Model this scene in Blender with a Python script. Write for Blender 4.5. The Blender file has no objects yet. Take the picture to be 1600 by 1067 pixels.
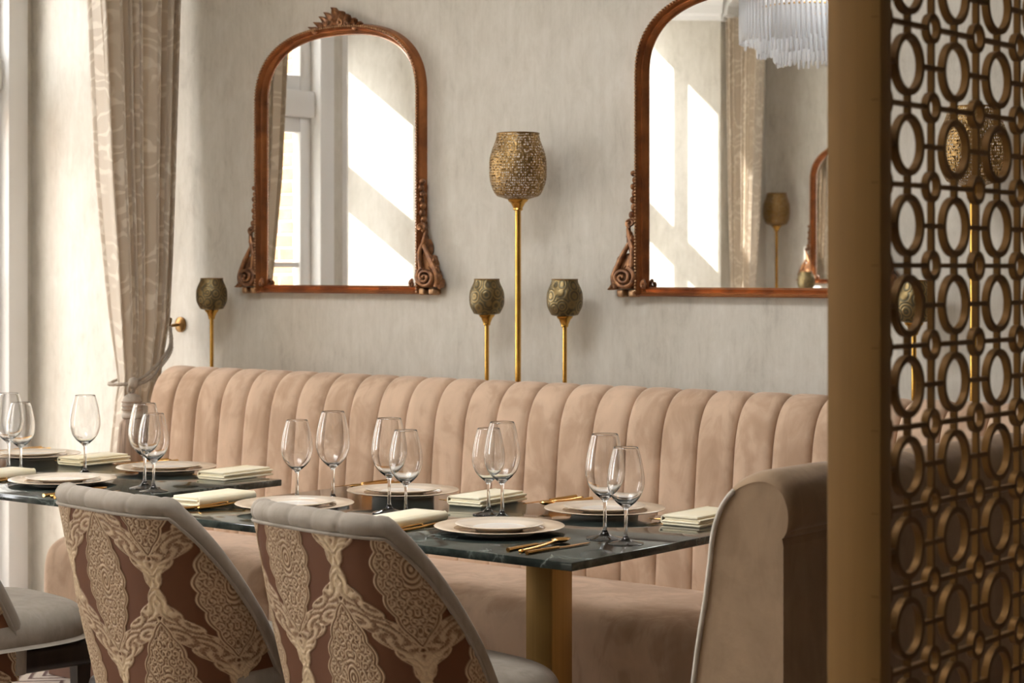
import bpy, bmesh, math, random
import numpy as np
from mathutils import Vector, Matrix

SC = bpy.context.scene
COL = SC.collection
PI = math.pi
R = math.radians

# ------------------------------------------------------------------ camera, world, sun, exposure
cam_d = bpy.data.cameras.new('camera'); cam = bpy.data.objects.new('camera', cam_d); COL.objects.link(cam)
cam.location = (5.46, -5.05, 1.38)
cam.rotation_euler = (R(90), 0, math.atan(.8))
cam_d.sensor_width = 36; cam_d.lens = 67.5; cam_d.shift_y = -108.5 / 1600
cam_d.clip_start = .05
cam_d.dof.use_dof = True; cam_d.dof.focus_distance = 4.75; cam_d.dof.aperture_fstop = 7.1
SC.camera = cam

world = bpy.data.worlds.new('sky'); SC.world = world; world.use_nodes = True
bg = world.node_tree.nodes['Background']
bg.inputs['Color'].default_value = (.975, .98, .985, 1); bg.inputs['Strength'].default_value = 11

sun_d = bpy.data.lights.new('sun', 'SUN'); sun = bpy.data.objects.new('sun', sun_d); COL.objects.link(sun)
sun_d.energy = 9; sun_d.angle = R(.6); sun_d.color = (1, .95, .87)
sun.rotation_euler = Vector((0, -1, -.6)).to_track_quat('-Z', 'Y').to_euler()

SC.view_settings.view_transform = 'Standard'; SC.view_settings.look = 'None'
SC.view_settings.gamma = 1; SC.view_settings.use_curve_mapping = False
SC.view_settings.exposure = 0.72
try:
    SC.cycles.use_denoising = True
    SC.cycles.sample_clamp_indirect = 6
    SC.cycles.max_bounces = 12; SC.cycles.diffuse_bounces = 6; SC.cycles.transmission_bounces = 12; SC.cycles.transparent_max_bounces = 24
except Exception:
    pass

def portal(p0, p1, z0, z1):
    """daylight portal for the sky at a window opening; p0->p1 in plan with the room on the left hand"""
    a = bpy.data.lights.new('window_daylight', 'AREA'); o = bpy.data.objects.new('window_daylight', a); COL.objects.link(o)
    a.shape = 'RECTANGLE'; L = math.dist(p0, p1); a.size = L; a.size_y = z1 - z0
    a.cycles.is_portal = True
    o.location = ((p0[0] + p1[0]) / 2, (p0[1] + p1[1]) / 2, (z0 + z1) / 2)
    d = Vector((p1[0] - p0[0], p1[1] - p0[1], 0)).normalized()
    n = Vector((-d.y, d.x, 0))
    o.rotation_euler = n.to_track_quat('-Z', 'Z').to_euler()
    return o

# ------------------------------------------------------------------ helpers
def tag(o, label=None, cat=None, group=None, kind=None):
    if label: o['label'] = label
    if cat: o['category'] = cat
    if group: o['group'] = group
    if kind: o['kind'] = kind
    return o

def thing(name, label=None, cat=None, loc=(0, 0, 0), rotz=0, group=None, kind=None):
    o = bpy.data.objects.new(name, None); COL.objects.link(o)
    o.empty_display_size = .1
    o.location = loc; o.rotation_euler = (0, 0, rotz)
    return tag(o, label, cat, group, kind)

def add(name, me, parent=None, loc=(0, 0, 0), rot=(0, 0, 0), scale=(1, 1, 1)):
    o = bpy.data.objects.new(name, me); COL.objects.link(o)
    if parent is not None: o.parent = parent
    o.location = loc; o.rotation_euler = rot; o.scale = scale
    return o

def copy_tree(o, parent=None):
    c = o.copy(); COL.objects.link(c); c.parent = parent
    for ch in list(o.children): copy_tree(ch, c)
    return c

class Geo:
    def __init__(s): s.v = []; s.f = []
    def add(s, v, f, M=None):
        n = len(s.v)
        s.v += [tuple(M @ Vector(p)) for p in v] if M is not None else [tuple(p) for p in v]
        s.f += [tuple(i + n for i in q) for q in f]
        return s
    def mesh(s, name, mat, sharp=38, smooth=True):
        return mk(name, s.v, s.f, mat, sharp, smooth)

def mk(name, v, f, mat, sharp=38, smooth=True):
    me = bpy.data.meshes.new(name)
    me.from_pydata([tuple(map(float, p)) for p in v], [], f)
    bm = bmesh.new(); bm.from_mesh(me); bmesh.ops.recalc_face_normals(bm, faces=bm.faces); bm.to_mesh(me); bm.free()
    if smooth:
        me.polygons.foreach_set('use_smooth', [True] * len(me.polygons))
        if sharp: me.set_sharp_from_angle(angle=R(sharp))
    if mat: me.materials.append(mat)
    me.update()
    return me

def boxg(x0, x1, y0, y1, z0, z1, bev=0, seg=2, zs=None):
    bm = bmesh.new(); bmesh.ops.create_cube(bm, size=1)
    for q in bm.verts:
        q.co = Vector((x0 + (q.co.x + .5) * (x1 - x0), y0 + (q.co.y + .5) * (y1 - y0), z0 + (q.co.z + .5) * (z1 - z0)))
    if bev:
        bmesh.ops.bevel(bm, geom=list(bm.edges), offset=bev, segments=seg, profile=.5, affect='EDGES')
    bm.verts.ensure_lookup_table()
    v = [q.co[:] for q in bm.verts]; ix = {q: i for i, q in enumerate(bm.verts)}
    f = [tuple(ix[q] for q in p.verts) for p in bm.faces]; bm.free()
    return v, f

def box(name, mat, *a, **k):
    return mk(name, *boxg(*a, **k), mat)

def smoothpts(p, n=4):
    """Catmull-Rom resampling of a point list"""
    p = np.array(p, float); out = []
    for i in range(len(p) - 1):
        a = p[max(i - 1, 0)]; b = p[i]; c = p[i + 1]; d = p[min(i + 2, len(p) - 1)]
        for k in range(n):
            t = k / n
            out.append(.5 * ((2 * b) + (-a + c) * t + (2 * a - 5 * b + 4 * c - d) * t * t + (-a + 3 * b - 3 * c + d) * t ** 3))
    out.append(p[-1]); return np.array(out)

def latheg(prof, n=32):
    v = []; f = []; m = len(prof); rings = []
    for r, z in prof:
        if r < 1e-6: rings.append([len(v)]); v.append((0, 0, z))
        else:
            rings.append(list(range(len(v), len(v) + n)))
            v += [(r * math.cos(2 * PI * k / n), r * math.sin(2 * PI * k / n), z) for k in range(n)]
    for a, b in zip(rings, rings[1:]):
        for k in range(n):
            k2 = (k + 1) % n
            if len(a) == 1 and len(b) == 1: continue
            if len(a) == 1: f.append((a[0], b[k], b[k2]))
            elif len(b) == 1: f.append((a[k], b[0], a[k2]))
            else: f.append((a[k], b[k], b[k2], a[k2]))
    return v, f

def tubeg(path, rad, n=8, closed=False, cap=True, flat=1.0, up=None):
    P = [Vector(p) for p in path]; m = len(P)
    rad = [rad] * m if not hasattr(rad, '__len__') else list(rad)
    T = []
    for i in range(m):
        if closed: t = P[(i + 1) % m] - P[i - 1]
        else: t = P[min(i + 1, m - 1)] - P[max(i - 1, 0)]
        T.append(t.normalized() if t.length > 0 else Vector((0, 0, 1)))
    if up is None:
        up = Vector((0, 0, 1)) if abs(T[0].z) < .9 else Vector((1, 0, 0))
    nrm = (Vector(up) - T[0] * Vector(up).dot(T[0])).normalized()
    v = []; f = []
    for i in range(m):
        nrm = nrm - T[i] * nrm.dot(T[i])
        nrm = nrm.normalized() if nrm.length > 1e-6 else T[i].orthogonal().normalized()
        b = T[i].cross(nrm)
        for k in range(n):
            a = 2 * PI * k / n
            v.append(P[i] + (nrm * math.cos(a) + b * math.sin(a) * flat) * rad[i])
    for i in range(m if closed else m - 1):
        j = (i + 1) % m
        for k in range(n):
            k2 = (k + 1) % n
            f.append((i * n + k, j * n + k, j * n + k2, i * n + k2))
    if cap and not closed:
        f.append(tuple(range(n))); f.append(tuple(range((m - 1) * n, m * n)))
    return [p[:] for p in v], f

def gridf(nu, nv, close_u=False):
    f = []
    for i in range(nu if close_u else nu - 1):
        for j in range(nv - 1):
            i2 = (i + 1) % nu
            f.append((i * nv + j, i2 * nv + j, i2 * nv + j + 1, i * nv + j + 1))
    return f

def set_uv(me, uvv):
    uv = me.uv_layers.new(name='UVMap'); li = np.zeros(len(me.loops), int); me.loops.foreach_get('vertex_index', li)
    uv.data.foreach_set('uv', np.asarray(uvv, float)[li].ravel())

# ------------------------------------------------------------------ materials
def nodes(name):
    m = bpy.data.materials.new(name); m.use_nodes = True
    nt = m.node_tree; return m, nt, nt.nodes['Principled BSDF']

def N(nt, t, **k):
    n = nt.nodes.new(t)
    for a, b in k.items():
        if hasattr(n, a): setattr(n, a, b)
        else: n.inputs[a].default_value = b
    return n

def coords(nt, kind='world', scale=(1, 1, 1)):
    if kind == 'world': o = N(nt, 'ShaderNodeNewGeometry').outputs['Position']
    elif kind == 'uv': o = N(nt, 'ShaderNodeTexCoord').outputs['UV']
    else: o = N(nt, 'ShaderNodeTexCoord').outputs['Object']
    mp = N(nt, 'ShaderNodeMapping'); mp.inputs['Scale'].default_value = scale
    nt.links.new(o, mp.inputs['Vector']); return mp.outputs['Vector']

def noise(nt, vec, scale, detail=4, rough=.55, dist=0):
    n = N(nt, 'ShaderNodeTexNoise'); n.inputs['Scale'].default_value = scale; n.inputs['Detail'].default_value = detail
    n.inputs['Roughness'].default_value = rough; n.inputs['Distortion'].default_value = dist
    nt.links.new(vec, n.inputs['Vector']); return n.outputs['Fac']

def ramp(nt, fac, stops):
    r = N(nt, 'ShaderNodeValToRGB'); e = r.color_ramp.elements
    while len(e) < len(stops): e.new(.5)
    for q, (p, c) in zip(e, stops): q.position = p; q.color = (*c, 1) if len(c) == 3 else c
    nt.links.new(fac, r.inputs['Fac']); return r.outputs['Color']

def mixc(nt, fac, a, b, mode='MIX'):
    m = N(nt, 'ShaderNodeMix'); m.data_type = 'RGBA'; m.blend_type = mode
    def put(s, x):
        if isinstance(x, (tuple, list)): s.default_value = (*x, 1)
        elif isinstance(x, (int, float)): s.default_value = x
        else: nt.links.new(x, s)
    put(m.inputs[0], fac); put(m.inputs[6], a); put(m.inputs[7], b); return m.outputs[2]

def bump(nt, bs, h, strength=.3, dist=.01):
    b = N(nt, 'ShaderNodeBump'); b.inputs['Strength'].default_value = strength; b.inputs['Distance'].default_value = dist
    nt.links.new(h, b.inputs['Height']); nt.links.new(b.outputs['Normal'], bs.inputs['Normal'])

def math_(nt, op, a, b=0.0):
    m = N(nt, 'ShaderNodeMath'); m.operation = op
    for s, x in zip(m.inputs, (a, b)):
        if isinstance(x, (int, float)): s.default_value = x
        else: nt.links.new(x, s)
    return m.outputs[0]

def plain(name, c, rough=.5, metal=0, nscale=0, c2=None, bumps=None, spec=.5, kind='world', scale=(1, 1, 1), **extra):
    m, nt, b = nodes(name)
    b.inputs['Roughness'].default_value = rough; b.inputs['Metallic'].default_value = metal
    b.inputs['Specular IOR Level'].default_value = spec
    if nscale:
        f = noise(nt, coords(nt, kind, scale), nscale, 5)
        col = ramp(nt, f, [(.3, c), (.7, c2 or tuple(x * .8 for x in c))]); nt.links.new(col, b.inputs['Base Color'])
    else: b.inputs['Base Color'].default_value = (*c, 1)
    if bumps: bump(nt, b, noise(nt, coords(nt, kind), bumps[0], 4), bumps[1], bumps[2])
    for k, v in extra.items(): b.inputs[k.replace('_', ' ')].default_value = v
    return m

def velvet(name, c, c2, sheen=.5, sc=5):
    m, nt, b = nodes(name)
    w = coords(nt)
    n1 = noise(nt, w, sc, 3, .6, .8); n2 = noise(nt, coords(nt, 'world', (1, 1, .35)), sc * 3.1, 4, .6, 1.2)
    f = math_(nt, 'ADD', math_(nt, 'MULTIPLY', n1, .62), math_(nt, 'MULTIPLY', n2, .38))
    nt.links.new(ramp(nt, f, [(.38, c2), (.47, tuple((x + y) / 2 for x, y in zip(c, c2))), (.52, c), (.62, tuple(min(1, x * 1.1) for x in c))]), b.inputs['Base Color'])
    b.inputs['Roughness'].default_value = .85; b.inputs['Specular IOR Level'].default_value = .15
    b.inputs['Sheen Weight'].default_value = sheen; b.inputs['Sheen Roughness'].default_value = .35
    b.inputs['Sheen Tint'].default_value = (1, .93, .87, 1)
    bump(nt, b, noise(nt, w, 38, 3), .12, .01)
    return m

def wallpaper():
    m, nt, b = nodes('plaster_wallpaper')
    n1 = noise(nt, coords(nt, 'world', (1, 1, .55)), 3.2, 6, .62, .4)
    n2 = noise(nt, coords(nt, 'world', (1, 1, .18)), 42, 5, .7)
    n3 = noise(nt, coords(nt, 'world', (1, 1, .6)), 13, 6, .75, .6)
    f = math_(nt, 'ADD', math_(nt, 'MULTIPLY', n1, .35), math_(nt, 'ADD', math_(nt, 'MULTIPLY', n2, .3), math_(nt, 'MULTIPLY', n3, .35)))
    col = ramp(nt, f, [(.36, (.455, .42, .36)), (.46, (.565, .53, .46)), (.53, (.61, .575, .505)), (.64, (.67, .64, .575))])
    nt.links.new(col, b.inputs['Base Color']); b.inputs['Roughness'].default_value = .62; b.inputs['Specular IOR Level'].default_value = .25
    bump(nt, b, f, .15, .004)
    return m

def marble():
    m, nt, b = nodes('green_marble')
    w = coords(nt)
    n = noise(nt, w, 5, 6, .65, 1.6)
    base = ramp(nt, n, [(.3, (.010, .013, .012)), (.5, (.024, .032, .028)), (.68, (.065, .08, .07))])
    v = N(nt, 'ShaderNodeTexVoronoi'); v.feature = 'DISTANCE_TO_EDGE'; v.inputs['Scale'].default_value = 4.5
    mp = N(nt, 'ShaderNodeMapping'); nt.links.new(w, mp.inputs['Vector'])
    nn = N(nt, 'ShaderNodeTexNoise'); nn.inputs['Scale'].default_value = 7; nn.inputs['Detail'].default_value = 5; nt.links.new(w, nn.inputs['Vector'])
    va = N(nt, 'ShaderNodeVectorMath'); va.operation = 'MULTIPLY_ADD'; nt.links.new(nn.outputs['Color'], va.inputs[0]); va.inputs[1].default_value = (.35, .35, .35); nt.links.new(mp.outputs['Vector'], va.inputs[2])
    nt.links.new(va.outputs[0], v.inputs['Vector'])
    vein = ramp(nt, v.outputs['Distance'], [(0, (.9, .9, .9)), (.018, (.15, .15, .15)), (.05, (0, 0, 0))])
    gate = ramp(nt, noise(nt, w, 3.1, 2), [(.48, (0, 0, 0)), (.6, (.5, .5, .5))])
    fac = mixc(nt, 1.0, vein, gate, 'MULTIPLY')
    nt.links.new(mixc(nt, fac, base, (.42, .47, .43)), b.inputs['Base Color'])
    b.inputs['Roughness'].default_value = .07
    return m

def damask_mat():
    m, nt, b = nodes('damask_brocade')
    a = N(nt, 'ShaderNodeVertexColor'); a.layer_name = 'weave'
    nt.links.new(a.outputs['Color'], b.inputs['Base Color'])
    b.inputs['Roughness'].default_value = .6; b.inputs['Specular IOR Level'].default_value = .18
    return m

def curtain_mat():
    m, nt, b = nodes('curtain_satin_damask')
    uv = coords(nt, 'uv', (1, 1, 1))
    w = N(nt, 'ShaderNodeTexWave'); w.wave_type = 'RINGS'; w.inputs['Scale'].default_value = 2.3; w.inputs['Distortion'].default_value = 9; w.inputs['Detail'].default_value = 2.5; w.inputs['Detail Scale'].default_value = 2.6
    nt.links.new(uv, w.inputs['Vector'])
    big = noise(nt, uv, 3.4, 2)
    scroll = ramp(nt, w.outputs['Fac'], [(.3, (0, 0, 0)), (.42, (1, 1, 1)), (.75, (1, 1, 1)), (.86, (0, 0, 0))])
    gate = ramp(nt, big, [(.42, (0, 0, 0)), (.5, (1, 1, 1))])
    fac = mixc(nt, 1.0, scroll, gate, 'MULTIPLY')
    nt.links.new(mixc(nt, fac, (.62, .53, .42), (.82, .745, .63)), b.inputs['Base Color'])
    r = N(nt, 'ShaderNodeMapRange'); nt.links.new(fac, r.inputs[0]); r.inputs[3].default_value = .42; r.inputs[4].default_value = .62
    nt.links.new(r.outputs[0], b.inputs['Roughness'])
    b.inputs['Sheen Weight'].default_value = .3
    t = N(nt, 'ShaderNodeBsdfTranslucent'); t.inputs['Color'].default_value = (.62, .53, .42, 1); mx = N(nt, 'ShaderNodeMixShader'); mx.inputs[0].default_value = .15
    nt.links.new(b.outputs[0], mx.inputs[1]); nt.links.new(t.outputs[0], mx.inputs[2]); nt.links.new(mx.outputs[0], nt.nodes['Material Output'].inputs[0])
    return m

def pane_mat():
    m = bpy.data.materials.new('window_pane'); m.use_nodes = True; nt = m.node_tree; nt.nodes.clear()
    o = N(nt, 'ShaderNodeOutputMaterial'); t = N(nt, 'ShaderNodeBsdfTransparent'); g = N(nt, 'ShaderNodeBsdfGlossy'); g.inputs['Roughness'].default_value = .0
    mx = N(nt, 'ShaderNodeMixShader'); mx.inputs[0].default_value = .06
    nt.links.new(t.outputs[0], mx.inputs[1]); nt.links.new(g.outputs[0], mx.inputs[2]); nt.links.new(mx.outputs[0], o.inputs[0])
    return m

def glass_mat():
    m = bpy.data.materials.new('clear_glass'); m.use_nodes = True; nt = m.node_tree; nt.nodes.clear()
    o = N(nt, 'ShaderNodeOutputMaterial'); g = N(nt, 'ShaderNodeBsdfGlass'); g.inputs['Roughness'].default_value = 0; g.inputs['IOR'].default_value = 1.5
    g.inputs['Color'].default_value = (.99, .99, .99, 1)
    nt.links.new(g.outputs[0], o.inputs[0]); return m

def shade_mat(name, c, c2, holes):
    m, nt, b = nodes(name)
    uv = coords(nt, 'uv', (1, 1, 1))
    b.inputs['Metallic'].default_value = .85; b.inputs['Roughness'].default_value = .42
    w = N(nt, 'ShaderNodeTexVoronoi'); w.inputs['Scale'].default_value = 1; w.inputs['Randomness'].default_value = .55
    mpw = N(nt, 'ShaderNodeMapping'); mpw.inputs['Scale'].default_value = (14, 5, 1) if holes else (10, 3.6, 1); nt.links.new(uv, mpw.inputs['Vector']); nt.links.new(mpw.outputs[0], w.inputs['Vector'])
    rings = math_(nt, 'ADD', math_(nt, 'MULTIPLY', math_(nt, 'SINE', math_(nt, 'MULTIPLY', w.outputs['Distance'], 30 if holes else 26)), .5), .5)
    nt.links.new(ramp(nt, rings, [(.2, c2), (.75, c)]), b.inputs['Base Color'])
    bump(nt, b, rings, .35, .002)
    if holes:
        v = N(nt, 'ShaderNodeTexVoronoi'); v.inputs['Scale'].default_value = 1; v.inputs['Randomness'].default_value = .35
        mp = N(nt, 'ShaderNodeMapping'); mp.inputs['Scale'].default_value = (84, 30, 1); nt.links.new(uv, mp.inputs['Vector']); nt.links.new(mp.outputs[0], v.inputs['Vector'])
        thr = N(nt, 'ShaderNodeMapRange'); nt.links.new(rings, thr.inputs[0]); thr.inputs[3].default_value = .27; thr.inputs[4].default_value = .46
        hole = math_(nt, 'LESS_THAN', v.outputs['Distance'], thr.outputs[0])
        t = N(nt, 'ShaderNodeBsdfTransparent'); mx = N(nt, 'ShaderNodeMixShader')
        nt.links.new(hole, mx.inputs[0]); nt.links.new(b.outputs[0], mx.inputs[1]); nt.links.new(t.outputs[0], mx.inputs[2])
        nt.links.new(mx.outputs[0], nt.nodes['Material Output'].inputs[0])
    return m

def carpet_mat():
    m, nt, b = nodes('chevron_carpet')
    p = N(nt, 'ShaderNodeSeparateXYZ'); nt.links.new(coords(nt), p.inputs[0])
    x = math_(nt, 'PINGPONG', p.outputs['X'], .11)
    s = math_(nt, 'FRACT', math_(nt, 'MULTIPLY', math_(nt, 'ADD', p.outputs['Y'], x), 17))
    n = noise(nt, coords(nt), 90, 3)
    k = math_(nt, 'ADD', s, math_(nt, 'MULTIPLY', n, .35))
    nt.links.new(ramp(nt, k, [(.42, (.10, .05, .045)), (.62, (.52, .44, .38))]), b.inputs['Base Color'])
    b.inputs['Roughness'].default_value = .95; bump(nt, b, n, .5, .01); return m

def wood_mat(name, c, c2, rough=.35):
    m, nt, b = nodes(name)
    n = noise(nt, coords(nt, 'object', (1, 1, .12)), 30, 5)
    nt.links.new(ramp(nt, n, [(.3, c), (.7, c2)]), b.inputs['Base Color']); b.inputs['Roughness'].default_value = rough; return m

M = {}
M['wall'] = wallpaper()
M['white'] = plain('white_paint', (.78, .77, .75), .35, bumps=(30, .05, .002))
M['ceil'] = plain('ceiling_paint', (.72, .71, .68), .6, nscale=2, c2=(.69, .68, .65))
M['dark_wall'] = plain('dark_panelling', (.10, .07, .05), .5, nscale=4)
M['velvet'] = velvet('peach_velvet', (.56, .40, .285), (.43, .29, .195), .4, 4.2)
M['velvet_dk'] = velvet('tan_velvet', (.29, .20, .125), (.245, .165, .10), .22, 6)
M['taupe'] = velvet('taupe_velvet', (.29, .25, .205), (.25, .215, .172), .18, 9)
M['pipe'] = velvet('piping_velvet', (.58, .53, .46), (.52, .47, .40), .3, 9)
M['plinth'] = plain('plinth_brown', (.20, .095, .06), .5, nscale=8)
M['marble'] = marble()
M['brass'] = plain('polished_gold', (.72, .42, .10), .26, 1, nscale=22, c2=(.55, .31, .07))
M['cutlery'] = plain('gold_cutlery', (.80, .46, .15), .2, 1, nscale=10, c2=(.72, .40, .12))
M['hook'] = plain('aged_brass', (.30, .17, .06), .35, .9, nscale=30, c2=(.2, .11, .04))
M['column'] = plain('brushed_brass', (.44, .262, .078), .4, .6, nscale=3, c2=(.38, .222, .064), scale=(40, 40, .5))
M['bronze'] = plain('bronze_lattice', (.165, .08, .017), .5, .5, spec=.2, nscale=9, c2=(.13, .062, .014))
M['post'] = plain('bronze_post', (.27, .15, .046), .6, .1, spec=.2, nscale=2, c2=(.24, .132, .04), scale=(30, 30, .6))
M['frame'] = plain('antique_copper_gilt', (.52, .20, .065), .26, .7, nscale=14, c2=(.22, .08, .034))
M['carve'] = plain('antique_carved_gilt', (.42, .20, .085), .34, .55, nscale=45, c2=(.11, .05, .03))
M['bead'] = plain('gilt_beading', (.58, .36, .19), .35, .6, nscale=60, c2=(.30, .16, .08))
M['mirror'] = plain('mirror_glass', (.92, .93, .93), 0.0, 1)
M['damask'] = damask_mat()
M['curtain'] = curtain_mat()
M['cord'] = plain('taupe_cord', (.42, .36, .29), .6, nscale=60, c2=(.30, .25, .2), bumps=(120, .4, .004))
M['tassel'] = plain('tassel_thread', (.42, .31, .23), .7, nscale=90, c2=(.22, .15, .105), scale=(1, 1, .04))
M['pane'] = pane_mat()
M['glass'] = glass_mat()
M['shade'] = shade_mat('pierced_gold_shade', (.40, .25, .095), (.27, .165, .06), True)
M['shade_s'] = shade_mat('patina_shade', (.25, .18, .08), (.125, .105, .062), False)
M['carpet'] = carpet_mat()
M['darkwood'] = wood_mat('dark_wood', (.012, .008, .006), (.03, .019, .014))
M['charger'] = plain('charger_beige_glaze', (.74, .60, .45), .16, 0, nscale=5, c2=(.70, .565, .42))
M['charger_in'] = plain('charger_gold_band', (.50, .34, .19), .25, .3, nscale=9)
M['porcelain'] = plain('white_porcelain', (.88, .85, .79), .1)
M['plate_rim'] = plain('cream_porcelain_rim', (.80, .69, .56), .15)
M['napkin'] = plain('cream_linen', (.92, .80, .53), .8, nscale=9, c2=(.93, .86, .68), bumps=(260, .15, .002), Sheen_Weight=.2)
M['brick'] = plain('orange_brick', (.36, .165, .07), .85, nscale=14, c2=(.46, .235, .11), bumps=(50, .4, .01))
M['mortar'] = plain('pale_mortar', (.55, .52, .46), .9, nscale=30)
M['ground'] = plain('pale_paving', (.46, .44, .40), .9, nscale=3)
M['render'] = plain('sky_blocker_render', (.30, .285, .255), .9, nscale=3)
M['rod'] = plain('frosted_glass_rod', (.92, .93, .95), .12, 0, Transmission_Weight=.45)
M['base_dark'] = plain('dark_iron', (.02, .018, .016), .5, nscale=20)

# ------------------------------------------------------------------ room shell
CEIL = 3.3
def seg(name, p0, p1, z0, z1, mat, th=.12, parent=None):
    """straight wall piece p0->p1 in plan, room on the left hand; thickness grows outward"""
    d = Vector((p1[0] - p0[0], p1[1] - p0[1], 0)); L = d.length; d.normalize(); n = Vector((d.y, -d.x, 0))
    a = Vector((*p0, 0)); b = Vector((*p1, 0)); c = b + n * th; e = a + n * th
    v = [(q.x, q.y, z) for z in (z0, z1) for q in (a, b, c, e)]
    f = [(0, 1, 2, 3), (4, 5, 6, 7), (0, 1, 5, 4), (1, 2, 6, 5), (2, 3, 7, 6), (3, 0, 4, 7)]
    o = add(name, mk(name, v, f, mat, smooth=False), parent)
    if parent is None: o['kind'] = 'structure'
    return o

def flat(name, pts, z, mat, th):
    n = len(pts)
    v = [(x, y, z) for x, y in pts] + [(x, y, z + th) for x, y in pts]
    f = [tuple(range(n)), tuple(range(n, 2 * n))] + [(i, (i + 1) % n, n + (i + 1) % n, n + i) for i in range(n)]
    o = add(name, mk(name, v, f, mat, smooth=False)); o['kind'] = 'structure'; return o

XR, YF = 8.2, -6.6
XW = -1.17
# plan of the window side: bay window, canted recess, wide window, second canted recess
A0, A1, A2, A3 = (XW, 0), (XW, -1.91), (-1.95, -2.68), (-1.0, -3.57)
A4, A5, A6, A7 = (-1.45, -4.93), (-1.95, -5.62), (-1.56, -6.01), (-1.56, YF)
poly_room = [A0, A1, A2, A3, A4, A5, A6, A7, (XR, YF), (XR, 0)]
flat('floor', poly_room, -.06, M['carpet'], .06)
SX0, SX1, SY0, SY1 = 1.0, 2.9, -3.25, -2.15          # opening for the added roof light over the dining area
flat('ceiling', [A0, A1, A3, (A3[0], SY0 if SY0 > A3[1] else A3[1]), (SX0, SY0), (SX0, 0)], CEIL, M['ceil'], .1)
flat('ceiling', [(A3[0], SY0 - .32), A4, A5, A6, A7, (XR, YF), (XR, SY0), (A3[0], SY0)], CEIL, M['ceil'], .1)
flat('ceiling', [(SX0, SY1), (SX1, SY1), (SX1, 0), (SX0, 0)], CEIL, M['ceil'], .1)
flat('ceiling', [(SX1, SY0), (XR, SY0), (XR, 0), (SX1, 0)], CEIL, M['ceil'], .1)
flat('ceiling', [A1, A2, A3], 2.78, M['ceil'], .08)
seg('wall_back', (XR, 0), A0, 0, CEIL, M['wall'])
seg('wall_right', (XR, YF), (XR, 0), 0, CEIL, M['dark_wall'])
seg('wall_front', A7, (XR, YF), 0, CEIL, M['wall'])
seg('wall_left', A2, A3, 0, 2.78, M['wall'])
seg('wall_left', A3, A1, 2.78, CEIL, M['wall'])
seg('wall_left', A5, A6, 0, CEIL, M['wall'])
seg('wall_left', A6, A7, 0, CEIL, M['wall'])

def lerp2(a, b, t): return (a[0] + (b[0] - a[0]) * t, a[1] + (b[1] - a[1]) * t)

def window(idx, p0, p1, z0, z1, cols, rows, wall_top, bar=.05, casing=.09, transom=None, trans_th=.10, label=None):
    """window set in the wall run p0->p1; p values in plan with the room on the left hand"""
    d = Vector((p1[0] - p0[0], p1[1] - p0[1], 0)); L = d.length; ang = math.atan2(d.y, d.x)
    if z0 > 0: seg('wall_left', p0, p1, 0, z0, M['wall'])
    if wall_top > z1: seg('wall_left', p0, p1, z1, wall_top, M['wall'])
    w = thing('window_%d' % idx, loc=(p0[0], p0[1], 0), rotz=ang, kind='structure')
    c = casing
    # local: x along wall, -y outward
    for nm, a in (('casing', (0, c, -.12, .025, z0, z1)), ('casing', (L - c, L, -.12, .025, z0, z1)), ('casing', (c, L - c, -.12, .025, z1 - c, z1)), ('window_sill', (c, L - c, -.12, .05, z0, z0 + .05))):
        add(nm, box(nm, M['white'], *a, bev=.008), w)
    x0, x1, b0, b1 = c, L - c, z0 + .05, z1 - c
    zs = [b0, b1]
    if transom:
        add('transom', box('transom', M['white'], x0, x1, -.11, -.01, transom - trans_th / 2, transom + trans_th / 2, bev=.008), w)
    bands = [(b0, b1)] if not transom else [(b0, transom - trans_th / 2), (transom + trans_th / 2, b1)]
    for bi, (za, zb) in enumerate(bands):
        nr = rows if not hasattr(rows, '__len__') else rows[bi]
        for i in range(cols):
            xa = x0 + (x1 - x0) * i / cols; xb = x0 + (x1 - x0) * (i + 1) / cols
            s = bar
            for nm, a in (('stile', (xa, xa + s, -.09, -.04, za, zb)), ('stile', (xb - s, xb, -.09, -.04, za, zb)), ('rail', (xa + s, xb - s, -.09, -.04, za, za + s)), ('rail', (xa + s, xb - s, -.09, -.04, zb - s, zb))):
                add(nm, box(nm, M['white'], *a, bev=.006), w)
            for r in range(nr):
                ra = za + s + (zb - za - 2 * s) * r / nr; rb = za + s + (zb - za - 2 * s) * (r + 1) / nr
                if r: add('glazing_bar', box('glazing_bar', M['white'], xa + s, xb - s, -.08, -.05, ra - .012, ra + .012), w)
                add('pane', mk('pane', [(xa + s, -.065, ra), (xb - s, -.065, ra), (xb - s, -.065, rb), (xa + s, -.065, rb)], [(0, 1, 2, 3)], M['pane'], smooth=False), w)
    n = Vector((d.y, -d.x, 0)).normalized() * .14
    portal((p0[0] + n.x, p0[1] + n.y), (p1[0] + n.x, p1[1] + n.y), z0, z1)
    return w

seg('wall_left', A0, (XW, -.035), 0, CEIL, M['wall'])
window(1, (XW, -.035), (XW, -1.83), .0, 3.0, 2, (3, 1), CEIL, bar=.075, casing=.10, transom=2.2, trans_th=.13)
seg('wall_left', (XW, -1.83), A1, 0, CEIL, M['wall'])
window(2, A1, A2, .5, 2.7, 2, (1, 1), 2.78, bar=.03, casing=.05, transom=1.95, trans_th=.16)
window(3, A3, A4, .12, 3.2, 2, (2, 1), CEIL, bar=.04, casing=.06, transom=2.3, trans_th=.07)
window(4, A4, A5, .5, 3.15, 2, (2, 1), CEIL, bar=.028, casing=.05, transom=1.85, trans_th=.16)

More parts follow.
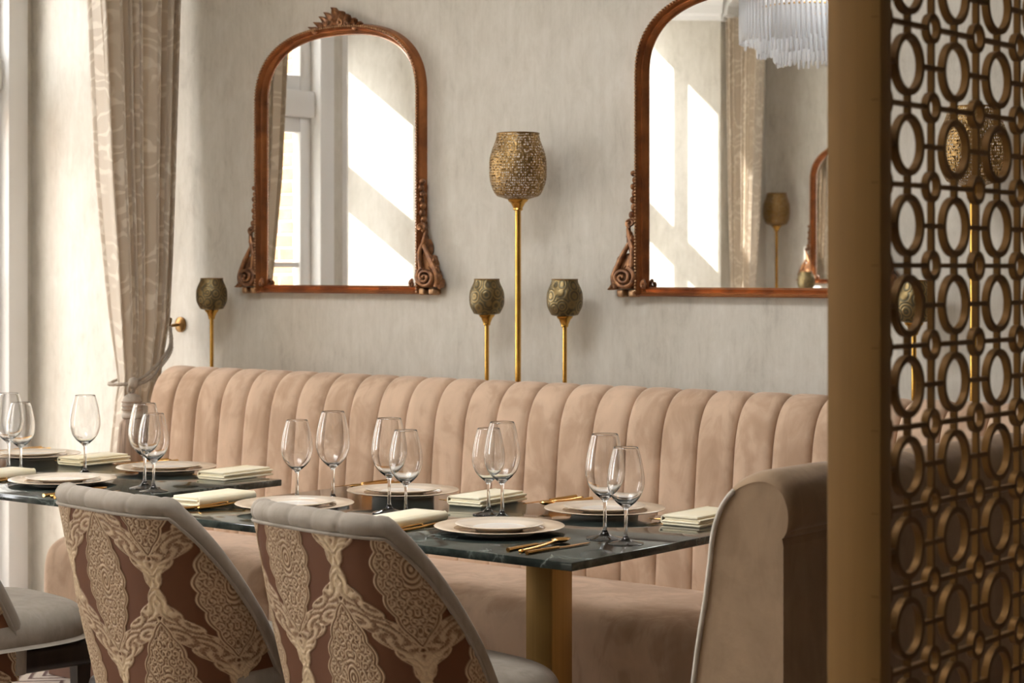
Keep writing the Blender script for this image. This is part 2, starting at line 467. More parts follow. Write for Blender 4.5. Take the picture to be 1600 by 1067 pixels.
rl = thing('window_5', loc=((SX0 + SX1) / 2, (SY0 + SY1) / 2, CEIL), kind='structure')  # unseen roof light, added to brighten the tabletops from above
hx, hy = (SX1 - SX0) / 2, (SY1 - SY0) / 2
for a in ((-hx, hx, -hy, -hy + .05, 0, .22), (-hx, hx, hy - .05, hy, 0, .22), (-hx, -hx + .05, -hy + .05, hy - .05, 0, .22), (hx - .05, hx, -hy + .05, hy - .05, 0, .22)):
    add('kerb', box('kerb', M['white'], *a, bev=.004), rl)
for k in (-1, 0, 1): add('glazing_bar', box('glazing_bar', M['white'], k * hx / 2 - .015, k * hx / 2 + .015, -hy + .05, hy - .05, .17, .21), rl)
for k in range(4):
    xa, xb = -hx + .05 + k * (2 * hx - .1) / 4, -hx + .05 + (k + 1) * (2 * hx - .1) / 4
    add('pane', mk('pane', [(xa, -hy + .05, .19), (xb, -hy + .05, .19), (xb, hy - .05, .19), (xa, hy - .05, .19)], [(0, 1, 2, 3)], M['pane'], smooth=False), rl)
pa = bpy.data.lights.new('window_daylight', 'AREA'); po = bpy.data.objects.new('window_daylight', pa); COL.objects.link(po)
pa.shape = 'RECTANGLE'; pa.size = 2 * hx; pa.size_y = 2 * hy; pa.cycles.is_portal = True; po.location = ((SX0 + SX1) / 2, (SY0 + SY1) / 2, CEIL + .26)

# crown moulding along the visible far walls
def crown(p0, p1, z=CEIL):
    d = Vector((p1[0] - p0[0], p1[1] - p0[1], 0)); L = d.length; ang = math.atan2(d.y, d.x)
    prof = [(0, -.22), (.02, -.22), (.025, -.19), (.05, -.18), (.06, -.12), (.12, -.06), (.17, -.04), (.18, 0), (0, 0)]
    v = [(x, y, zz) for x in (0, L) for y, zz in prof]; n = len(prof)
    f = [(i, (i + 1) % n, n + (i + 1) % n, n + i) for i in range(n)] + [tuple(range(n)), tuple(range(n, 2 * n))]
    crown.k += 1
    o = add('trim_%d' % crown.k, mk('crown_moulding', v, f, M['white'], sharp=30), None, (p0[0], p0[1], z), (0, 0, ang)); o['kind'] = 'structure'
crown.k = 0
for a, b in ((A5, A6), (A6, A7), (A7, (XR, YF)), ((XR, 0), A0)): crown(a, b)

# outdoors: paving and the sunlit brick wall
o = flat('ground', [(-14, -9), (XW - .2, -9), (XW - .2, 9), (-14, 9)], -.5, M['ground'], .1)
for nm, a, lab in (('sky_blocker_house', (-6.6, -4.2, -2.2, 4.7, -.4, 10.5), 'unseen house added to block sky light at the bay window'), ('sky_blocker_house', (-12, -1.6, 5.4, 7.5, -.4, 5.6), 'unseen low house added to block sky light at the canted windows')):  # unseen blocks, added to cut the sky light entering the windows
    hs_ = thing(nm, lab, 'light blocker', ((a[0] + a[1]) / 2, (a[2] + a[3]) / 2, a[4]))
    w_, d_ = (a[1] - a[0]) / 2, (a[3] - a[2]) / 2
    add('wall', box('wall', M['render'], -w_, w_, -d_, d_, 0, a[5] - a[4]), hs_)
    add('roof', mk('roof', [(-w_ - .1, -d_ - .1, a[5] - a[4]), (w_ + .1, -d_ - .1, a[5] - a[4]), (w_ + .1, d_ + .1, a[5] - a[4]), (-w_ - .1, d_ + .1, a[5] - a[4]), (0, 0, a[5] - a[4] + .5)], [(0, 1, 2, 3), (0, 1, 4), (1, 2, 4), (2, 3, 4), (3, 0, 4)], M['base_dark'], 20), hs_)
bw = thing('garden_wall', 'sunlit orange brick wall outside the bay window', 'brick wall', (-3.4, -2.56, -.4))
add('mortar_core', box('mortar_core', M['mortar'], 0, 1.40, -.2, 0, 0, 3.05), bw)
bmesh_brick = box('brick', M['brick'], 0, .215, -.06, .006, 0, .065, bev=.004, seg=1)
for r_ in range(22):
    for c_ in range(6):
        x = c_ * .225 + (.1125 if r_ % 2 else 0)
        if x + .215 <= 1.42: add('brick', bmesh_brick, bw, (x, 0, 1.4 + r_ * .0745))

# ------------------------------------------------------------------ banquette
PITCH = .1245
X0B = .0725
prof_back = smoothpts([(-.452, .44), (-.446, .52), (-.432, .70), (-.418, .85), (-.404, .93), (-.376, .985), (-.335, 1.012), (-.29, 1.01), (-.255, .98), (-.238, .93), (-.232, .85)], 4)
def channel_mesh(wd=PITCH):
    nu = 25; v = []; P = prof_back; n = len(P)
    T = np.gradient(P, axis=0); T /= np.linalg.norm(T, axis=1)[:, None]; Nn = np.stack([-T[:, 1], T[:, 0]], 1)
    for i in range(nu):
        u = .5 - .5 * math.cos(PI * i / (nu - 1)); q = abs(2 * u - 1)
        h = .023 * (1 - q ** 5.5) ** .5 - .007 * (q > .999)
        for j in range(n):
            hh = h * min(1, .35 + .65 * min(1, j / 6))
            p = P[j] + Nn[j] * hh
            v.append((u * wd, p[0], p[1]))
    return mk('back_channel', v, gridf(nu, n), M['velvet'], sharp=0)
CH = channel_mesh()
core_pts = [(y + .012, z - .006) for y, z in prof_back[::4]] + [(-.232, .06), (-.44, .06)]
def extrude_yz(name, pts, xa, xb, mat, sharp=40):
    n = len(pts); v = [(x, y, z) for x in (xa, xb) for y, z in pts]
    f = [(i, (i + 1) % n, n + (i + 1) % n, n + i) for i in range(n)] + [tuple(range(n)), tuple(range(n, 2 * n))]
    return mk(name, v, f, mat, sharp)

def seat_mesh(L, first):
    """seat cushion running to the plinth, rounded along the front edge, softer at the free end"""
    nx, pts = 40, smoothpts([(-.40, .470), (-.55, .482), (-.72, .484), (-.84, .478), (-.905, .455), (-.932, .41), (-.938, .33), (-.936, .22), (-.932, .11)], 4)
    v = []; n = len(pts)
    xs = [L * i / (nx - 1) for i in range(nx)]
    if first: xs = list(np.concatenate([np.linspace(0, .09, 14), np.linspace(.11, L, nx - 14)]))
    for i, x in enumerate(xs):
        e = 0.0
        r = .085
        if first and x < r: e = 1 - math.sqrt(max(0, 1 - ((r - x) / r) ** 2))
        e2 = 1 - math.sqrt(max(0, 1 - max(0, (.025 - (L - x)) / .025) ** 2)); e3 = 0 if first else 1 - math.sqrt(max(0, 1 - max(0, (.025 - x) / .025) ** 2))
        for y, z in pts:
            k = e * r + (e2 + e3) * .025
            s = min(1, max(0, (-.40 - y) / .12))
            v.append((x, y + k * s * min(1, max(0, (-.72 - y) / .15)), z - k * min(1, max(0, (z - .11) / .2)) * (.9 if z > .3 else .4)))
    f = gridf(len(xs), n)
    # closing side cheeks
    m = len(xs)
    for base, rev in ((0, 0), ((m - 1) * n, 1)):
        c = len(v); v.append((v[base][0], -.40, .11)); f.append(tuple([base + j for j in range(n)] + [c]))
    return mk('seat', v, f, M['velvet'], 55)

mods = [(0, 9, 'end section of the blush velvet banquette beside the tied curtain'),
        (9, 18, 'long section of the blush velvet banquette behind the end-panel table'),
        (27, 9, 'far section of the blush velvet banquette past the upholstered end panel')]
for k0, n, lab in mods:
    L = n * PITCH
    t = thing('banquette', lab, 'banquette', (X0B + k0 * PITCH, 0, 0), group='banquette sections along the back wall')
    for i in range(n): add('back_channel', CH, t, (i * PITCH, 0, 0))
    add('back_core', extrude_yz('back_core', core_pts, .002, L - .002, M['velvet']), t)
    add('seat', seat_mesh(L - .006, k0 == 0), t)
    add('plinth', box('plinth', M['plinth'], .03 if k0 == 0 else 0, L, -.90, -.44, 0, .11, bev=.004), t)

# end panel standing out from the wall at right
t = thing('banquette_end_panel', 'tan velvet banquette wing with rolled top standing between table and screen', 'banquette', (0, 0, 0))
YE, YB = -2.06, -.945
prof = smoothpts([(3.46, .05), (3.475, .4), (3.497, .66), (3.522, .86), (3.545, .945), (3.578, .993), (3.62, 1.016), (3.66, 1.02), (3.69, 1.006), (3.706, .982), (3.712, .955), (3.708, .925), (3.693, .912)], 4)
bodyp = list(map(tuple, prof[:-2])) + [(3.690, .888), (3.690, .05)]
CXP, CZP = 3.60, .80
def inset(x, z, a):
    dx, dz = x - CXP, z - CZP; l = math.hypot(dx, dz); a = a if z > .5 else a * max(.25, (z - .05) / .45)
    return CXP + dx * (1 - a / max(l, .1)), CZP + dz * (1 - a / max(l, .1))
segs = 4; ny = 14; FIN = .020
for k in range(segs):
    ya = YE + (YB - YE) * k / segs; yb = YE + (YB - YE) * (k + 1) / segs
    v = []
    for j_ in range(ny):
        u = (j_ / (ny - 1)) ** (1.7 if k == 0 else 1); q = abs(2 * u - 1)
        a = .010 * q ** 8 if not (k == 0 and u < .5) else 0
        if k == 0:
            tq = min(1, u * (yb - ya) / .045); a += FIN * (1 - math.sqrt(max(0, 1 - (1 - tq) ** 2)))
        for x, z in prof:
            xx, zz = inset(x, z, a); v.append((xx, ya + (yb - ya) * u, zz))
    add('roll_section', mk('roll_section', v, gridf(ny, len(prof)), M['velvet_dk'], 60), t)
v = []
for x, z in bodyp:
    xx, zz = (x, z) if abs(x - 3.690) < 1e-6 and z < .91 else (inset(x, z, FIN) if z > .06 else (x + .006, z))
    v.append((xx, YE + .001, zz))
nb = len(v); v2 = [(x, YB, z) for x, _, z in v]
add('side_panel', mk('side_panel', v + v2, [tuple(range(nb)), tuple(range(nb, 2 * nb))] + [(i, (i + 1) % nb, nb + (i + 1) % nb, nb + i) for i in range(nb)], M['velvet_dk'], smooth=False), t)
add('piping', mk('piping', *tubeg([(v[k][0] - .002, YE, v[k][2]) for k in range(22)], .0050, 8), M['pipe'], 0), t)

# ------------------------------------------------------------------ tables
TT = .765
def table(name, x0, x1, y0, y1, label, cols):
    t = thing(name, label, 'table', ((x0 + x1) / 2, (y0 + y1) / 2, 0), group='green marble dining tables')
    w, d = (x1 - x0) / 2, (y1 - y0) / 2
    add('tabletop', box('tabletop', M['marble'], -w, w, -d, d, TT - .019, TT, bev=.0025), t)
    for cx in cols:
        cx -= (x0 + x1) / 2
        add('column', box('column', M['column'], cx - .04, cx + .04, -.038, .042, .02, TT - .027, bev=.003), t)
        add('base_plate', box('base_plate', M['column'], cx - .14, cx + .14, -.26, .26, 0, .02, bev=.004), t)
        add('mounting_plate', box('mounting_plate', M['base_dark'], cx - .10, cx + .10, -.2, .2, TT - .027, TT - .019), t)
table('dining_table', 1.645, 3.022, -1.80, -1.02, 'green marble table on brass columns beside the velvet end panel', (2.005, 2.66))
table('dining_table', -.01, 1.37, -1.77, -1.03, 'green marble table on brass columns beside the tied curtain', (.20, 1.17))

# ------------------------------------------------------------------ dining chairs
def chair_curve(n):
    """plan of the shell at seat height: x,y arrays and arc length, from left front to right front"""
    ph = np.linspace(0, PI, 400); p = .66
    x = -.262 * np.sign(np.cos(ph)) * np.abs(np.cos(ph)) ** p; y = -.215 * np.abs(np.sin(ph)) ** p
    x = np.concatenate([[-.262, -.262], x, [.262, .262]]); y = np.concatenate([[.06, .03], y, [.03, .06]])
    s = np.concatenate([[0], np.cumsum(np.hypot(np.diff(x), np.diff(y)))])
    q = np.linspace(0, s[-1], n)
    return np.interp(q, s, x), np.interp(q, s, y), q

def top_h(y, x):
    t = np.clip((y + .155) / .21, 0, 1)
    return .875 - .40 * (t ** 1.15) - .010 * (np.abs(x) / .262) ** 3

def lean(z): return -.215 * (z - .46)

def shell_pt(x, y, z, off=0.0):
    k = np.clip((.06 - y) / .2, 0, 1)          # the front of the wings does not lean
    tp = 1 - .10 * np.clip((.60 - z) / .25, 0, 1)
    return x * tp, y + lean(z) * k

def damask(u, v):
    """woven ogee damask: returns thread height and colour"""
    W, H = .325, .47
    def loc(du, dv):
        return ((u + du + W / 2) % W) - W / 2, ((v + dv + H / 2) % H) - H / 2
    xa, ya = loc(0, 0); xb, yb = loc(W / 2, H / 2)
    b = W / 4 * (1 + np.cos(2 * PI * ya / H))
    ina = np.abs(xa) < b
    x = np.where(ina, xa, xb); y = np.where(ina, ya, yb)
    bb = W / 4 * (1 + np.cos(2 * PI * y / H)); sl = W / 4 * np.sin(2 * PI * y / H) * 2 * PI / H
    X = np.abs(x); e = (bb - X) / np.sqrt(1 + sl ** 2)
    # medallion
    yy = y / .168
    wm = .074 * np.clip(1 - np.abs(yy) ** 1.7, 0, 1) ** .85
    wm = wm * (1 + .13 * np.abs(np.sin(yy * 7.5 * PI / 2 + .6))) - .004
    ins = wm - X
    med = np.clip(ins / .0022 + .5, 0, 1)
    def swirl(px, py, c, k, ch=1):
        row = np.floor(py / c); cxx = px / c + .5 * (row % 2)
        i = np.floor(cxx); dx = (cxx - i - .5) * c; dy = (py / c - row - .5) * c
        r = np.hypot(dx, dy); ph = np.arctan2(dy, dx) * np.where((i + row) % 2 > 0, 1, -1) * ch
        return np.sin(ph + 2 * PI * r / k), r
    s1, r1 = swirl(X + .004, y, .0195, .0075)
    s2, r2 = swirl(X, y + .004, .034, .0115)
    contour = np.sin(ins / .0085 * 2 * PI)
    fil = np.where(ins < .011, contour, np.where(X < .020 * np.clip(1 - np.abs(y) / .055, 0, 1) ** .6, np.sin((np.hypot(X * 1.6, y)) / .0115 * 2 * PI), .62 * s1 + .5 * s2))
    thr_m = 1 / (1 + np.exp(-4.5 * (fil + .12)))
    # scrolling ogee frame
    ed = np.abs(e)
    wid = .0180 + .0080 * np.abs(np.sin(y / .034 * PI)) - .007 * np.cos(y / H * 4 * PI)
    gap = np.clip((np.abs(np.abs(y) - H * .25) / .02), 0, 1)
    band = np.clip((wid - ed) / .002 + .5, 0, 1)
    s3, r3 = swirl(e + .5 + .026, y, .052, .0155)
    s4, _ = swirl(X + .01, y, .016, .0068)
    thr_b = 1 / (1 + np.exp(-4 * (.75 * s3 + .35 * s4 + .05)))
    rim_b = np.clip(1 - np.abs(wid - ed - .003) / .0028, 0, 1)
    thr_b = np.maximum(thr_b, rim_b)
    silk = np.clip((.015 - ed) / .004, 0, 1) * np.clip((np.cos(y / H * 4 * PI) + .2) * 3, 0, 1)
    ground = np.array([.125, .052, .024]); dark = np.array([.205, .115, .062]); thread = np.array([.50, .375, .245]); cream = np.array([.60, .47, .30])
    g = lambda a: a[..., None]
    lay_m = g(1 - thr_m) * dark + g(thr_m) * thread
    lay_b0 = g(1 - silk) * dark + g(silk) * cream
    lay_b = g(1 - thr_b) * lay_b0 + g(thr_b) * thread
    col = ground * np.ones(x.shape + (1,))
    col = g(1 - band) * col + g(band) * lay_b
    use = med * (ins > -.002)
    col = g(1 - use) * col + g(use) * lay_m
    h = band * (.25 + .75 * thr_b); h = (1 - use) * h + use * (.25 + .75 * thr_m)
    return h, col

def chair_parts(du, dv, nx=520, nz=250):
    x, y, s = chair_curve(nx)
    h = top_h(y, x) - .022
    zb = .345
    tt = np.linspace(0, 1, nz)
    Z = zb + (h - zb)[:, None] * tt[None, :]
    Xs, Ys = shell_pt(x[:, None], y[:, None], Z)
    th, colr = damask(s[:, None] + du + 0 * Z, Z + dv)
    # outward normal in plan
    nxv = np.gradient(y); nyv = -np.gradient(x); l = np.hypot(nxv, nyv) + 1e-9; nxv, nyv = nxv / l, nyv / l
    Xs = Xs + nxv[:, None] * th * .0032; Ys = Ys + nyv[:, None] * th * .0032
    V = np.stack([Xs, Ys, Z], -1).reshape(-1, 3)
    i = np.arange(nx - 1)[:, None]; j = np.arange(nz - 1)[None, :]
    F = np.stack([i * nz + j, (i + 1) * nz + j, (i + 1) * nz + j + 1, i * nz + j + 1], -1).reshape(-1, 4)
    me = bpy.data.meshes.new('back_shell')
    me.vertices.add(len(V)); me.vertices.foreach_set('co', V.ravel())
    me.loops.add(F.size); me.loops.foreach_set('vertex_index', F.ravel())
    me.polygons.add(len(F)); me.polygons.foreach_set('loop_start', np.arange(len(F)) * 4); me.polygons.foreach_set('loop_total', np.full(len(F), 4))
    me.polygons.foreach_set('use_smooth', np.ones(len(F), bool))
    at = me.color_attributes.new('weave', 'FLOAT_COLOR', 'POINT')
    c4 = np.concatenate([colr.reshape(-1, 3), np.ones((len(V), 1))], 1); at.data.foreach_set('color', c4.ravel())
    me.materials.append(M['damask']); me.update(); me.validate()
    return me

def make_rest():
    x, y, s = chair_curve(150); h = top_h(y, x)
    nxv = np.gradient(y); nyv = -np.gradient(x); l = np.hypot(nxv, nyv); nxv, nyv = nxv / l, nyv / l
    # padded rim
    path = []; rad = []
    for i in range(len(x)):
        X, Y = shell_pt(x[i], y[i], h[i]); path.append((X - nxv[i] * .021, Y - nyv[i] * .021, h[i] - .006))
        g = abs(((s[i] + .02) % .078) / .078 - .5) * 2
        back = np.clip((-.10 - y[i]) / .06, 0, 1)
        rad.append(.0255 - .0035 * back * g ** 8)
    i0 = path[0]; i1 = path[-1]
    path = [(i0[0], i0[1] + .004, .36)] + path + [(i1[0], i1[1] + .004, .36)]; rad = [.02] + rad + [.02]
    rim = mk('back_rim', *tubeg(path, rad, 14, up=(0, 0, 1)), M['taupe'], 0)
    pp = []
    for i in range(len(x)):
        z = h[i] - .026; X, Y = shell_pt(x[i], y[i], z); pp.append((X + nxv[i] * .004, Y + nyv[i] * .004, z))
    piping = mk('piping', *tubeg(pp, .0042, 6), M['taupe'], 0)
    # tufted inside of the back
    nz = 24; v = []
    for i in range(len(x)):
        g = abs(((s[i] + .02) % .078) / .078 - .5) * 2
        off = .050 + .010 * (1 - g ** 4)
        for j in range(nz):
            z = .42 + (h[i] - .012 - .42) * j / (nz - 1); X, Y = shell_pt(x[i], y[i], z)
            v.append((X - nxv[i] * off, Y - nyv[i] * off, z))
    inner = mk('inner_back', v, gridf(len(x), nz), M['taupe'], 0)
    # seat cushion
    na, v, f = 48, [], []
    prof = smoothpts([(0, .528), (.12, .526), (.20, .519), (.235, .506), (.252, .484), (.256, .458), (.252, .433), (.245, .424), (0, .424)], 3)
    m = len(prof)
    for a in range(na):
        an = 2 * PI * a / na; c, sn = math.cos(an), math.sin(an); k = .60
        ex = math.copysign(abs(c) ** k, c); ey = math.copysign(abs(sn) ** k, sn)
        for r, z in prof:
            v.append((ex * r, ey * r * (1.17 if ey > 0 else .72) + .02, z))
    f = gridf(na, m, True)
    seat = mk('seat', v, f, M['taupe'], 60)
    apron = box('apron', M['darkwood'], -.235, .235, -.17, .285, .355, .425, bev=.02, seg=3)
    leg = mk('leg', *(lambda g: (g.v, g.f))(Geo().add([(-.011, -.011, 0), (.011, -.011, 0), (.011, .011, 0), (-.011, .011, 0), (-.02, -.02, .37), (.02, -.02, .37), (.02, .02, .37), (-.02, .02, .37)], [(0, 1, 2, 3), (4, 5, 6, 7), (0, 1, 5, 4), (1, 2, 6, 5), (2, 3, 7, 6), (3, 0, 4, 7)])), M['darkwood'], 30)
    return rim, piping, inner, seat, apron, leg
REST = make_rest()
def make_chair(shell, label, x, y, rot):
    t = thing('dining_chair', label, 'chair', (x, y, 0), rot, group='brocade-backed dining chairs')
    rim, piping, inner, seat, apron, leg = REST
    o = add('back_shell', shell, t); o['label'] = 'brown and cream damask brocade back'
    add('piping', piping, o)
    for nm, me in (('back_rim', rim), ('inner_back', inner), ('seat', seat), ('apron', apron)): add(nm, me, t)
    for sx in (-1, 1):
        for sy in (-.14, .255): add('leg', leg, t, (sx * .205, sy, 0))
    return t
SH_A = chair_parts(.335, .02); SH_B = chair_parts(.235, .16)
make_chair(SH_A, 'damask barrel chair standing between its two matching chairs', 2.075, -1.985, R(-8))
make_chair(SH_B, 'damask barrel chair drawn up beside the brass table column', 2.665, -1.925, R(-9))
make_chair(SH_A, 'barrel chair near the window showing its taupe seat and dark leg', 1.205, -2.06, R(-8))

# ------------------------------------------------------------------ glasses, plates, cutlery, napkins
def wine_glass(name, h, w):
    o = [(0, 0), (.042, 0), (.0435, .0012), (.042, .0028), (.030, .0056), (.015, .0098), (.0068, .0175), (.0046, .03), (.0038, .055), (.0042, .078), (.0062, .088), (.0135, .0955), (.025, .1055), (.0375, .122), (.0445, .143), (.0458, .158), (.0445, .176), (.0402, .202), (.0350, .224), (.0305, .24)]
    i = [(.0301, .2404), (.0298, .2398), (.0342, .224), (.0394, .202), (.0437, .176), (.045, .158), (.0437, .1435), (.0367, .1232), (.0243, .1077), (.0125, .0995), (0, .0968)]
    a = smoothpts(o[2:], 3); b = smoothpts(i, 3)
    pr = [(0, 0), (.042, 0)] + [tuple(p) for p in a] + [tuple(p) for p in b]
    k = h / .24
    return mk(name, *latheg([(max(0, r) * w, z * k) for r, z in pr], 40), M['glass'], 0)
GL = wine_glass('large_wine_glass', .241, 1.0); GS = wine_glass('small_wine_glass', .218, .93)
SCR, CUR = 'the end-panel table', 'the curtain table'
glasses = [(GS, 1.797, -1.393, 'small wine glass on ' + SCR + ', chair side, curtain end'), (GL, 1.875, -1.336, 'large wine glass on ' + SCR + ', chair side, curtain end'),
           (GL, 2.153, -1.418, 'large wine glass between the two chair-side plates on ' + SCR), (GS, 2.243, -1.455, 'small wine glass between the two chair-side plates on ' + SCR),
           (GS, 2.370, -1.283, 'small wine glass in front of the middle folded napkin on ' + SCR), (GL, 2.455, -1.333, 'large wine glass in front of the middle folded napkin on ' + SCR),
           (GL, 2.863, -1.461, 'large wine glass near the gold spoon at the column end of ' + SCR), (GS, 2.949, -1.499, 'small wine glass near the gold spoon at the column end of ' + SCR),
           (GL, .814, -1.314, 'large wine glass standing alone amid ' + CUR), (GL, 1.235, -1.44, 'large wine glass at the inner corner of ' + CUR), (GS, 1.316, -1.477, 'small wine glass at the inner corner of ' + CUR),
           (GL, .555, -1.40, 'large wine glass at the window end of ' + CUR), (GS, .648, -1.425, 'small wine glass at the window end of ' + CUR)]
for me, x, y, lab in glasses:
    tag(add('wine_glass', me, None, (x, y, TT), (0, 0, random.random())), lab, 'wine glass', 'wine glasses set on the marble tables')

def two_mat(name, prof, n, mats, split):
    v, f = latheg(prof, n); me = mk(name, v, f, mats[0], 50)
    for m_ in mats[1:]: me.materials.append(m_)
    for p in me.polygons:
        c = p.center; r = math.hypot(c.x, c.y); up = p.normal.z > .1
        p.material_index = split(r, up)
    return me
ch_prof = [(0, .0), (.085, .0), (.088, .004), (.100, .007), (.125, .0105), (.1525, .0155), (.1545, .0172), (.153, .0185), (.125, .0142), (.108, .0118), (.104, .0092), (.098, .0068), (.06, .0062), (0, .006)]
CHG = two_mat('charger', ch_prof, 72, [M['charger'], M['charger_in'], M['porcelain']], lambda r, up: 1 if (up and r < .1085) else (2 if not up and r < .15 else 0))
pl_prof = [(0, .0), (.055, .0), (.058, .003), (.08, .009), (.1035, .0155), (.105, .0167), (.1035, .0178), (.08, .0125), (.068, .0105), (.062, .0085), (.05, .0078), (0, .0076)]
PLT = two_mat('plate', pl_prof, 64, [M['porcelain'], M['plate_rim']], lambda r, up: 1 if (up and r > .063) else 0)

def napkin_mesh():
    g = Geo()
    for x0_, x1_, y0_, y1_, z0_, z1_ in ((-.054, .054, -.106, .106, 0, .0068), (-.050, .0545, -.103, .107, .0062, .0128), (-.0535, .049, -.105, .104, .0122, .0186), (-.046, .0535, -.100, .105, .0180, .0255)):
        g.add(*boxg(x0_, x1_, y0_, y1_, z0_, z1_, bev=.003, seg=3))
    # outer wrap closing the fold along the right-hand side
    pts = smoothpts([(.0515, .002), (.0575, .006), (.059, .013), (.057, .021), (.050, .0262)], 4)
    v = [(x, y, z) for y in (-.104, .105) for x, z in pts] + [(x - .004, y, z) for y in (-.104, .105) for x, z in pts]; n = len(pts)
    f = [(i_, i_ + 1, n + i_ + 1, n + i_) for i_ in range(n - 1)] + [(i_, i_ + 1, 2 * n + i_ + 1, 2 * n + i_) for i_ in range(n - 1)] + [(n + i_, n + i_ + 1, 3 * n + i_ + 1, 3 * n + i_) for i_ in range(n - 1)]
    g.add(v, f)
    me = g.mesh('napkin', M['napkin'], 40); return me
NAP = napkin_mesh()

def fork_mesh():
    g = Geo()
    hp = [(0, -.105, .004), (0, -.06, .004), (0, -.01, .0055), (0, .03, .0085), (0, .045, .007)]
    hp = smoothpts(hp, 4); g.add(*tubeg(hp, np.interp(np.linspace(0, 1, len(hp)), [0, .5, .85, 1], [.0042, .0036, .0024, .003]), 8, flat=1.2))
    # shoulder and four tines
    sh = smoothpts([(0, .042, .007), (0, .052, .0048), (0, .062, .0038)], 4)
    g.add(*tubeg(sh, np.interp(np.linspace(0, 1, len(sh)), [0, .5, 1], [.0028, .009, .0112]), 10, flat=1.0, up=(1, 0, 0)), M=Matrix.Diagonal((1, 1, 1, 1)))
    for k in range(4):
        x = (k - 1.5) * .0058
        tp = smoothpts([(x, .058, .0040), (x, .075, .0032), (x, .092, .0045), (x * 1.02, .104, .0075)], 3)
        g.add(*tubeg(tp, np.linspace(.0017, .0009, len(tp)), 5))
    v = [(x, y, (z if y < .045 or y > .066 else .0038 + (z - .0045) * .28)) for x, y, z in g.v]
    return mk('fork', v, g.f, M['cutlery'], 0)
def spoon_mesh():
    g = Geo()
    hp = smoothpts([(0, -.105, .004), (0, -.05, .004), (0, 0, .0055), (0, .038, .0085), (0, .05, .0075)], 4)
    g.add(*tubeg(hp, np.interp(np.linspace(0, 1, len(hp)), [0, .5, .85, 1], [.0042, .0036, .0024, .003]), 8, flat=1.2))
    nr, na = 7, 22; v = []; f = []
    for lay in (0, 1):
        for i in range(nr):
            r = i / (nr - 1)
            for a in range(na):
                an = 2 * PI * a / na
                v.append((.0195 * r * math.cos(an) * (1 - .12 * math.sin(an)), .074 + .029 * r * math.sin(an), .0012 + .0085 * r * r + lay * .0012))
    for lay in (0, 1):
        b = lay * nr * na
        for i in range(nr - 1):
            for a in range(na): f.append((b + i * na + a, b + i * na + (a + 1) % na, b + (i + 1) * na + (a + 1) % na, b + (i + 1) * na + a))
    e0, e1 = (nr - 1) * na, (2 * nr - 1) * na
    for a in range(na): f.append((e0 + a, e0 + (a + 1) % na, e1 + (a + 1) % na, e1 + a))
    g.add(v, f); return mk('spoon', g.v, g.f, M['cutlery'], 0)
def knife_mesh():
    g = Geo()
    hp = smoothpts([(0, -.11, .0045), (0, -.06, .0045), (0, 0, .0042)], 4)
    g.add(*tubeg(hp, np.linspace(.0045, .0034, len(hp)), 8, flat=1.3))
    bl = [(-.004, -.004), (.004, -.004), (.0075, .02), (.0085, .06), (.007, .095), (.001, .112), (-.003, .095), (-.004, .02)]
    n = len(bl); v = [(x, y, z) for z in (.0028, .0045) for x, y in bl]
    g.add(v, [tuple(range(n)), tuple(range(n, 2 * n))] + [(i, (i + 1) % n, n + (i + 1) % n, n + i) for i in range(n)])
    return mk('table_knife', g.v, g.f, M['cutlery'], 25)
FK, SPN, KN = fork_mesh(), spoon_mesh(), knife_mesh()

def setting(px, py, flip, where, jig=0.0):
    s = -1 if flip else 1
    rz = PI if flip else 0
    def at(dx, dy): return (px + s * dx, py + s * dy)
    def put(nm, me, dx, dy, z, lab, cat, grp, r=0):
        x, y = at(dx, dy); return tag(add(nm, me, None, (x, y, z), (0, 0, rz + r)), lab, cat, grp)
    put('charger_plate', CHG, 0, 0, TT, 'beige charger plate at ' + where, 'charger plate', 'beige charger plates')
    put('dinner_plate', PLT, 0, 0, TT + .0063, 'white plate with cream rim on charger at ' + where, 'plate', 'plates on the chargers')
    put('napkin', NAP, -.278, -.03, TT, 'folded cream linen napkin at ' + where, 'napkin', 'folded napkins', R(3 + jig * 20))
    put('fork', FK, -.180, -.06, TT, 'gold fork next to the plate at ' + where, 'fork', 'gold forks', R(-3 + jig * 10))
    put('fork', FK, -.206, -.09, TT, 'gold fork next to the napkin at ' + where, 'fork', 'gold forks', R(-4))
    put('table_knife', KN, .205, -.12, TT, 'gold knife next to the plate at ' + where, 'knife', 'gold knives', R(3))
    put('spoon', SPN, .232, -.125, TT, 'gold spoon between the knives at ' + where, 'spoon', 'gold spoons', R(6 + jig * 20))
    put('table_knife', KN, .275, -.13, TT, 'gold outer knife beyond the spoon at ' + where, 'knife', 'gold knives', R(-2))
setting(2.605, -1.529, False, 'the chair-side place above the brass column', .05)
setting(1.91, -1.515, False, 'the end-panel table, chair side, curtain end', -.05)
setting(1.931, -1.118, True, 'the end-panel table, bench side, curtain end', .03)
setting(2.598, -1.095, True, 'the bench-side place next to the end panel', -.04)
setting(.969, -1.52, False, 'the curtain table, chair side, inner end', .02)
setting(.939, -1.10, True, 'the curtain table, bench side, inner end', .04)
setting(.270, -1.09, True, 'the curtain table, bench side, window end', -.03)
setting(.285, -1.52, False, 'the curtain table, chair side, window end', 0)

# ------------------------------------------------------------------ mirrors
def arch(a, z_side, z_top, n=40, ex=2.5):
    pts = []
    for i in range(n + 1):
        an = PI - PI * i / n
        c, s = math.cos(an), math.sin(an)
        pts.append((a * math.copysign(abs(c) ** (2 / ex), c), z_side + (z_top - z_side) * abs(s) ** (2 / ex)))
    return pts

